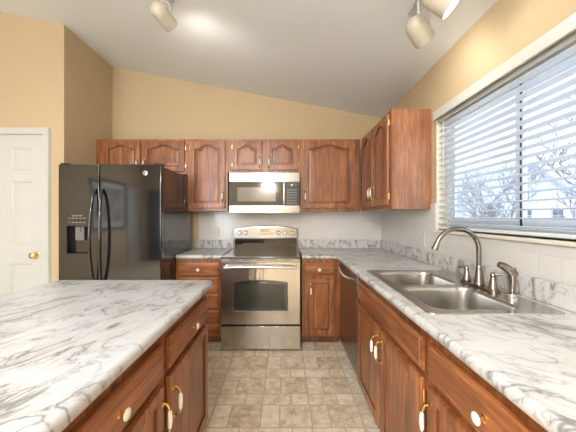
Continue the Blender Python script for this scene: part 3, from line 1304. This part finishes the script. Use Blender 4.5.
# ------------------------------------------------------------------ microwave
mw = thing('microwave', (-.226, 3.02, 1.335), 0, 'over-the-range stainless microwave with dark glass door and keypad', 'microwave')
HM, HH = .389, .448
m = MB()
m.box(-HM + .003, HM - .003, .03, .398, .012, HH, .003)
m.build('body', BLACKP, mw)
m = MB()
m.box(-HM, HM, 0, .03, .0, .098 - .01, .004)
m.box(-HM, HM, 0, .03, .345, HH, .004)
m.build('front_trim', STEEL_H, mw)
m = MB()
m.box(-.30, .30, .03, .20, .0, .012)
m.build('vent_grille', BLACKP, mw)
m = MB()
m.box(-HM + .002, .204, -.004, .029, .089, .344, .003)
m.build('door', BLACK, mw)
md = mw.children[-1]
m = MB()
m.box(-.295, .125, -.0052, -.0038, .13, .285, .0005)
m.build('door_window', MWIN, md)
m = MB()
m.tube([(.214, -.004, .10), (.214, -.03, .108), (.214, -.036, .15), (.214, -.037, .22), (.214, -.036, .28), (.214, -.03, .33), (.214, -.004, .338)], .0105, 12)
m.build('door_handle', CHROME, md)
m = MB()
m.box(.2045, HM - .002, -.002, .029, .089, .344, .003)
m.build('control_panel', BLACKP, mw)
mp_ = mw.children[-1]
m = MB()
m.box(.252, .352, -.003, -.002, .295, .325)
m.build('display', DGLASS, mp_)
m = MB()
for i in range(4):
    for j in range(6):
        m.box(.250 + i * .028, .268 + i * .028, -.0032, -.002, .105 + j * .029, .119 + j * .029)
m.build('keypad', plain('printed_keys', (.20, .18, .15), .4), mp_)
m = MB()
m.lathe([(0, 0), (.011, 0), (.011, .0015), (0, .0015)], Matrix.Translation((.30, -.003, .31)) @ Matrix.Rotation(R(90), 4, 'X'), 18)
m.build('emblem', CHROME, mp_)

# ------------------------------------------------------------------ dishwasher (front faces -X)
dw = thing('dishwasher', (.538, 2.645, 0), -pi / 2, 'dark stainless dishwasher with a curved bar handle beside the sink base', 'dishwasher')
m = MB()
m.box(.004, .606, .035, .62, .04, .864)
m.build('body', BLACKP, dw)
m = MB()
m.box(.002, .608, 0, .034, .10, .745, .004)
m.build('door', STEEL_D, dw)
dd = dw.children[-1]
m = MB()
m.box(.002, .608, -.004, .034, .747, .862, .006)
m.build('control_panel', STEEL_D, dw)
m = MB()
m.tube([(.02 + .57 * k / 14, -.010 - .034 * sin(pi * k / 14) ** .5, .825 - .022 * sin(pi * k / 14)) for k in range(15)], .012, 12)
m.build('door_handle', CHROME, dd)
m = MB()
m.box(.004, .606, .05, .07, 0, .10)
m.build('toe_panel', BLACKP, dw)

# ------------------------------------------------------------------ sink
sk = thing('sink', (.85, 1.53, CZ), 0, 'double-bowl stainless steel drop-in sink set in the marbled countertop below window', 'sink')
SX0, SX1, SY0, SY1 = .575, 1.128, 1.09, 1.972
bowls = ((.622, 1.0, 1.138, 1.508), (.622, 1.0, 1.556, 1.926))


def rrect(x0, x1, y0, y1, r_, z, n=6):
    pts = []
    for cxx, cyy, a0 in ((x1 - r_, y1 - r_, 0), (x0 + r_, y1 - r_, 90), (x0 + r_, y0 + r_, 180), (x1 - r_, y0 + r_, 270)):
        for k in range(n + 1):
            a = R(a0 + 90 * k / n)
            pts.append((cxx + r_ * cos(a), cyy + r_ * sin(a), z))
    return pts


def sq(x0, x1, y0, y1, z, n=6):
    """square ring whose points line up with rrect's"""
    pts = []
    for (px, py, qx, qy, rx_, ry_) in ((x1, (y0 + y1) / 2, x1, y1, (x0 + x1) / 2, y1), ((x0 + x1) / 2, y1, x0, y1, x0, (y0 + y1) / 2), (x0, (y0 + y1) / 2, x0, y0, (x0 + x1) / 2, y0), ((x0 + x1) / 2, y0, x1, y0, x1, (y0 + y1) / 2)):
        for k in range(n + 1):
            t_ = k / n
            if t_ <= .5:
                w_ = .3 + .7 * t_ * 2
                pts.append((px + (qx - px) * w_, py + (qy - py) * w_, z))
            else:
                w_ = (t_ - .5) * 2 * .7
                pts.append((qx + (rx_ - qx) * w_, qy + (ry_ - qy) * w_, z))
    return pts


zt = CZ + .0045
deck = MB()
# outer rim ring (rolled edge)
ymid = (bowls[0][3] + bowls[1][2]) / 2
XDK = 1.024
inner_x0, inner_y0, inner_y1 = .602, 1.118, 1.944
outer = [rrect(SX0, SX1, SY0, SY1, .025, CZ + .0006), rrect(SX0 + .002, SX1 - .002, SY0 + .002, SY1 - .002, .025, CZ + .005), rrect(SX0 + .008, SX1 - .008, SY0 + .008, SY1 - .008, .02, CZ + .0058), rrect(SX0 + .013, SX1 - .013, SY0 + .013, SY1 - .013, .018, zt)]
deck.rings(outer, cap0=False, cap1=False)
# flat deck: cells between outer ring and bowls
a0_, a1_, b0_, b1_ = SX0 + .013, SX1 - .013, SY0 + .013, SY1 - .013
sqr = sq(a0_ + .003, XDK, b0_ + .003, ymid, zt)
# frame cells with rounded holes
deck.rings([sq(a0_, XDK, b0_, ymid, zt), rrect(*bowls[0], .065, zt)], cap0=False, cap1=False)
deck.rings([sq(a0_, XDK, ymid, b1_, zt), rrect(*bowls[1], .065, zt)], cap0=False, cap1=False)
deck.rings([[(XDK, b0_, zt), (a1_, b0_, zt)], [(XDK, b1_, zt), (a1_, b1_, zt)]], cap0=False, cap1=False, closed=False)
deck.build('rim', SINK, sk, world=True, smooth=30)
for bx in bowls:
    m = MB()
    x0, x1, y0, y1 = bx
    rg_ = []
    for (ins, z, rad) in ((0, 0, .065), (.004, -.006, .063), (.008, -.02, .06), (.014, -.10, .058), (.02, -.14, .055), (.035, -.162, .05), (.06, -.170, .04)):
        rg_.append(rrect(x0 + ins, x1 - ins, y0 + ins, y1 - ins, rad, zt + z))
    m.rings(rg_, cap0=False)
    bo = m.build('bowl', SINK, sk, world=True, smooth=60)
    d_ = MB()
    d_.lathe([(0.0, .002), (.02, .002), (.04, .004), (.044, .001), (.044, 0.0)], Matrix.Translation(((x0 + x1) / 2 - .85, (y0 + y1) / 2 - 1.53, zt - .1698 - CZ)), 20)
    d_.build('drain', CHROME, bo)

# faucet
FX, FY, FZ = 1.066, 1.512, zt + .0005
fa = thing('faucet', (FX, FY, FZ), 0, 'brushed nickel gooseneck faucet with two lever handles behind the sink bowls', 'faucet')
m = MB()
m.rings([rrect(-.028, .028, -.135, .135, .027, 0), rrect(-.028, .028, -.135, .135, .027, .008), rrect(-.024, .024, -.131, .131, .023, .012)])
m.build('base_plate', NICKEL, fa)
m = MB()
m.lathe([(.027, .012), (.027, .02), (.024, .03), (.018, .07), (.0145, .10), (.0155, .104), (.0145, .108), (.013, .115)], None, 20)
arc = [(0, 0, .10), (0, 0, .17), (0, 0, .20)]
Rr = .118
for k in range(1, 19):
    a = pi * k / 18 * .90
    arc.append((-Rr + Rr * cos(a), 0, .20 + Rr * sin(a)))
last = arc[-1]
m.tube(arc, .0125, 14)
dirv = (Vector(arc[-1]) - Vector(arc[-2])).normalized()
p0 = Vector(arc[-1])
m.tube([p0 - dirv * .002, p0 + dirv * .004, p0 + dirv * .018, p0 + dirv * .036], [.0135, .0155, .0155, .0185], 14)
m.build('spout', NICKEL, fa)
for sy, ang in ((1, 200), (-1, -35)):
    m = MB()
    m.lathe([(0, .012), (.023, .012), (.024, .018), (.020, .03), (.013, .062), (.011, .075), (.0135, .079), (.0135, .084), (.010, .094), (.004, .10), (0, .10)], Matrix.Translation((0, sy * .102, 0)), 18)
    a = R(ang)
    m.tube([(0, sy * .102, .088), (.03 * cos(a), sy * .102 + .03 * sin(a), .090), (.062 * cos(a), sy * .102 + .062 * sin(a), .094)], [.006, .005, .0065], 10)
    m.build('lever_handle', NICKEL, fa)
sp = thing('side_sprayer', (1.066, 1.293, zt), 0, 'brushed nickel side sprayer standing on the sink deck right of the faucet', 'sprayer')
m = MB()
m.lathe([(0, 0), (.026, 0), (.026, .006), (.018, .012), (.016, .022), (0, .022)], None, 18)
m.build('base_collar', CHROME, sp)
m = MB()
m.tube([(0, 0, .018), (.002, 0, .05), (.004, 0, .085), (0, 0, .112), (-.014, .004, .138), (-.036, .009, .153), (-.052, .012, .158)], [.013, .0145, .0155, .019, .0195, .0175, .014], 14)
m.build('spray_head', NICKEL, sp)
m = MB()
m.tube([(.018, -.002, .10), (.024, -.003, .118), (.012, 0, .146)], [.004, .006, .004], 8)
m.build('trigger', NICKEL, sp)


# ------------------------------------------------------------------ outlets and switch
def outlet(loc, rz, label, kind='outlet'):
    o = thing('wall_outlet' if kind == 'outlet' else 'light_switch', loc, rz, label, 'outlet' if kind == 'outlet' else 'switch')
    q_ = MB()
    hw = .036 if kind == 'outlet' else .04
    q_.box(-hw, hw, -.006, -.0002, -.058, .058, .003)
    q_.build('cover_plate', WHITE, o)
    if kind == 'outlet':
        for z in (-.022, .022):
            s_ = MB()
            s_.lathe([(0, 0), (.0165, 0), (.0165, .002), (0, .002)], Matrix.Translation((0, -.006, z)) @ Matrix.Rotation(R(90), 4, 'X'), 18)
            for dx in (-.006, .006):
                s_.box(dx - .0012, dx + .0012, -.0086, -.0078, z - .004, z + .005, mi=1)
            s_.build('socket', [CREAM, BLACKP], o)
    else:
        s_ = MB()
        s_.box(-.017, .017, -.0085, -.006, -.034, .034, .0015)
        s_.box(-.005, .005, -.0105, -.0085, -.004, .004, .0008, mi=1)
        s_.build('rocker', [WHITE, BLACKP], o)
    return o


outlet((-.845, YB - .008, 1.105), 0, 'white wall outlet on the tiled wall left of the range')
outlet((XR - .008, 2.87, 1.105), -pi / 2, 'white wall outlet under the right wall cabinet near the corner')
outlet((XR - .008, 2.38, 1.105), -pi / 2, 'white switch plate on the tiled wall just left of the sink window', 'switch')

# ------------------------------------------------------------------ window blind
bl = thing('window_blind', (XR + .035, 1.52, 1.2), 0, 'white horizontal slat blind hanging over the sink window', 'blind')
m = MB()
m.box(XR - .034, XR - .018, WY0 - .03, 2.172, 2.055, 2.122, .004)
m.box(XR - .018, XR - .0005, 2.160, 2.172, 2.055, 2.122)
m.build('valance', WHITE, bl, world=True)
m = MB()
m.box(XR + .006, XR + .055, WY0 + .008, WY1 - .008, 2.035, 2.068, .002)
m.build('headrail', WHITE, bl, world=True)
SLW, TILT = .050, R(6)
zs = 1.245
n = 0
smesh = None
while zs < 2.03:
    if smesh is None:
        m = MB()
        ys0, ys1 = WY0 + .01 - 1.52, WY1 - .01 - 1.52
        prof = []
        for k in range(7):
            u = -1 + 2 * k / 6
            prof.append((u * SLW / 2, .003 * (1 - u * u)))
        ring_a = [(p[0], ys0, p[1] + .0013) for p in prof] + [(p[0], ys0, p[1] - .0013) for p in reversed(prof)]
        ring_b = [(p[0], ys1, p[1] + .0013) for p in prof] + [(p[0], ys1, p[1] - .0013) for p in reversed(prof)]
        m.rings([ring_a, ring_b])
        so = m.build('slat', SLAT, bl, smooth=60)
        smesh = so.data
    else:
        so = link('slat', smesh, bl)
    so.location = (0, 0, zs - 1.2)
    so.rotation_euler = (0, TILT, 0)
    zs += .0452
    n += 1
m = MB()
m.box(-.024, .024, WY0 + .01 - 1.52, WY1 - .01 - 1.52, .004, .024, .004)
m.build('bottom_rail', SLAT, bl)
m = MB()
for y in (2.04, 1.72, 1.38, 1.05):
    for x in (-.026, .026):
        m.tube([(x, y - 1.52, .01), (x, y - 1.52, .85)], .0009, 5)
m.build('ladder_cord', WHITE, bl)
m = MB()
m.tube([(-.030, 2.09 - 1.52, .25), (-.030, 2.09 - 1.52, .83)], .0035, 8)
m.build('tilt_wand', WHITE, bl)


# ------------------------------------------------------------------ track lights
def track(x, y0, y1, label):
    z = cz(x)
    ang = math.atan(SL)
    t_ = thing('light_track', (x, (y0 + y1) / 2, z), 0, label, 'light track')
    q_ = MB()
    L_ = (y1 - y0) / 2
    q_.box(-.018, .018, -L_, L_, -.024, -.0005, .003)
    o = q_.build('rail', WHITE, t_)
    o.rotation_euler = (0, math.atan(SL), 0)
    return t_


track(-.86, 1.0, 2.05, 'white ceiling track above the island carrying one spotlight head')
track(.80, .55, 1.75, 'white ceiling track above the sink counter carrying two spotlight heads')


def head(loc, axis, label, length=.155, rad=.052, lamp=30, group='cream track spotlight heads'):
    """loc: centre of the can; axis: direction the lamp points"""
    x, y, z = loc
    ax = Vector(axis).normalized()
    t_ = thing('track_spotlight', (x, y, z), 0, label, 'spotlight', group)
    rot = ax.to_track_quat('Z', 'Y').to_matrix().to_4x4()
    q_ = MB()
    Lh = length / 2
    prof = [(0.0, -Lh), (rad * .35, -Lh + .002), (rad * .62, -Lh + .010), (rad * .85, -Lh + .026), (rad, -Lh + .055), (rad, Lh), (rad - .003, Lh), (rad - .004, -Lh + .08), (0, -Lh + .078)]
    q_.lathe(prof, rot, 28)
    q_.build('can', HEADM, t_)
    q_ = MB()
    q_.lathe([(0, Lh - .045), (.03, Lh - .04), (.042, Lh - .015), (.03, Lh - .008), (0, Lh - .005)], rot, 20)
    q_.build('bulb', BULB, t_)
    q_ = MB()
    top = cz(x) - z - .024
    side = ax.cross(Vector((0, 0, 1))).normalized()
    back = -ax * .02
    q_.tube([(0, 0, top), (0, 0, rad + .045), side * .0 + Vector((0, 0, rad + .03))], .007, 10)
    q_.box(-.02, .02, -.03, .03, top - .012, top, .003)
    yk = [Vector((0, 0, rad + .03)) + side * .02 * s for s in (0, 1)]
    for s in (-1, 1):
        q_.tube([Vector((0, 0, rad + .03)), Vector((0, 0, rad + .028)) + side * s * rad * .8, Vector((0, 0, rad)) + side * s * (rad + .006), side * s * (rad + .006)], .0045, 8)
    q_.build('yoke', WHITE, t_)
    p = Vector(loc) + ax * (Lh + .01)
    spot('spotlight_beam', p, p + ax, lamp, (1.0, .93, .84), 140, .09)
    return t_


head((-.855, 1.92, 2.705), (.06, .18, -.035), 'cream track spotlight at the upper left, hanging over the island', rad=.054, length=.17, lamp=6.5)
head((.785, 1.62, 2.40), (.15, .10, -.10), 'rounded cream track spotlight, left one of the two at the upper right', rad=.059, length=.16, lamp=5)
head((.765, 1.38, 2.40), (.62, -.16, -.62), 'grey cream track spotlight cut by the top edge of the photo', rad=.058, length=.18, lamp=2.5)

# ------------------------------------------------------------------ outside: snow, neighbour's house, bare trees
m = MB()
m.box(1.6, 90, -40, 90, -1.6, -1.2)
struct(m.build('ground', SNOW))
hs = thing('neighbour_house', (19, 26, -1.2), R(12), 'pale sided house with snowy roof seen through the window', 'house')
m = MB()
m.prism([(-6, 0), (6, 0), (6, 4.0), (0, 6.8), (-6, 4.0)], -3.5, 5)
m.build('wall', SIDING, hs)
m = MB()
m.prism([(-6.5, 3.75), (0, 6.78), (6.5, 3.75), (6.5, 4.0), (0, 7.05), (-6.5, 4.0)], -4, 5.5)
m.build('roof', ROOFM, hs)
for x in (-3.6, 0, 3.4):
    f_ = MB()
    f_.box(x - .6, x + .6, -3.56, -3.5, 1.9, 3.2)
    fo = f_.build('window', WHITE, hs)
    f_ = MB()
    for dx in (-.29, .29):
        for z in (2.28, 2.83):
            f_.box(x + dx - .24, x + dx + .24, -3.58, -3.56, z - .24, z + .24)
    f_.build('pane', plain('house_pane', (.10, .13, .17), .2), fo)


def tree(loc, hgt, seed, label):
    rnd = random.Random(seed)
    q_ = MB()

    def br(p, d, ln, r_, depth):
        pts, rs = [p], [r_]
        k = 4
        for i in range(k):
            d = (d + Vector((rnd.uniform(-.16, .16), rnd.uniform(-.16, .16), rnd.uniform(-.04, .12)))).normalized()
            p = p + d * ln / k
            pts.append(p)
            rs.append(r_ * (1 - .5 * (i + 1) / k))
        q_.tube(pts, rs, 6 if depth < 2 else 4, cap=False)
        if depth >= 4:
            return
        for i in range(4 if depth < 3 else 5):
            j = rnd.randint(1, k)
            a = rnd.uniform(0, 2 * pi)
            nd = (d * .8 + Vector((cos(a), sin(a), rnd.uniform(0, .5))) * .85).normalized()
            br(pts[j], nd, ln * rnd.uniform(.5, .72), max(rs[j] * .6, .012), depth + 1)
    br(Vector((0, 0, 0)), Vector((0, 0, 1)), hgt * .42, hgt * .018, 0)
    o = q_.build('bare_tree', BARK, None, smooth=60)
    o.location = loc
    return tag(o, label, 'tree', 'bare winter trees outside the window')


tree((9.0, 11.0, -1.2), 7.5, 1, 'bare winter tree nearest the left window pane, outside')
tree((12.5, 9.5, -1.2), 8.5, 2, 'bare winter tree outside, filling the right window pane')
tree((9.5, 7.2, -1.2), 7.0, 3, 'spreading bare tree outside near the right end of the window')
tree((16.0, 14.5, -1.2), 9.0, 4, 'tall bare tree farther off behind the window mullion')
tree((8.5, 5.0, -1.2), 6.5, 5, 'bare tree outside at the right edge of the photo')
tree((13.0, 17.5, -1.2), 8.0, 6, 'bare tree in front of the neighbouring house')
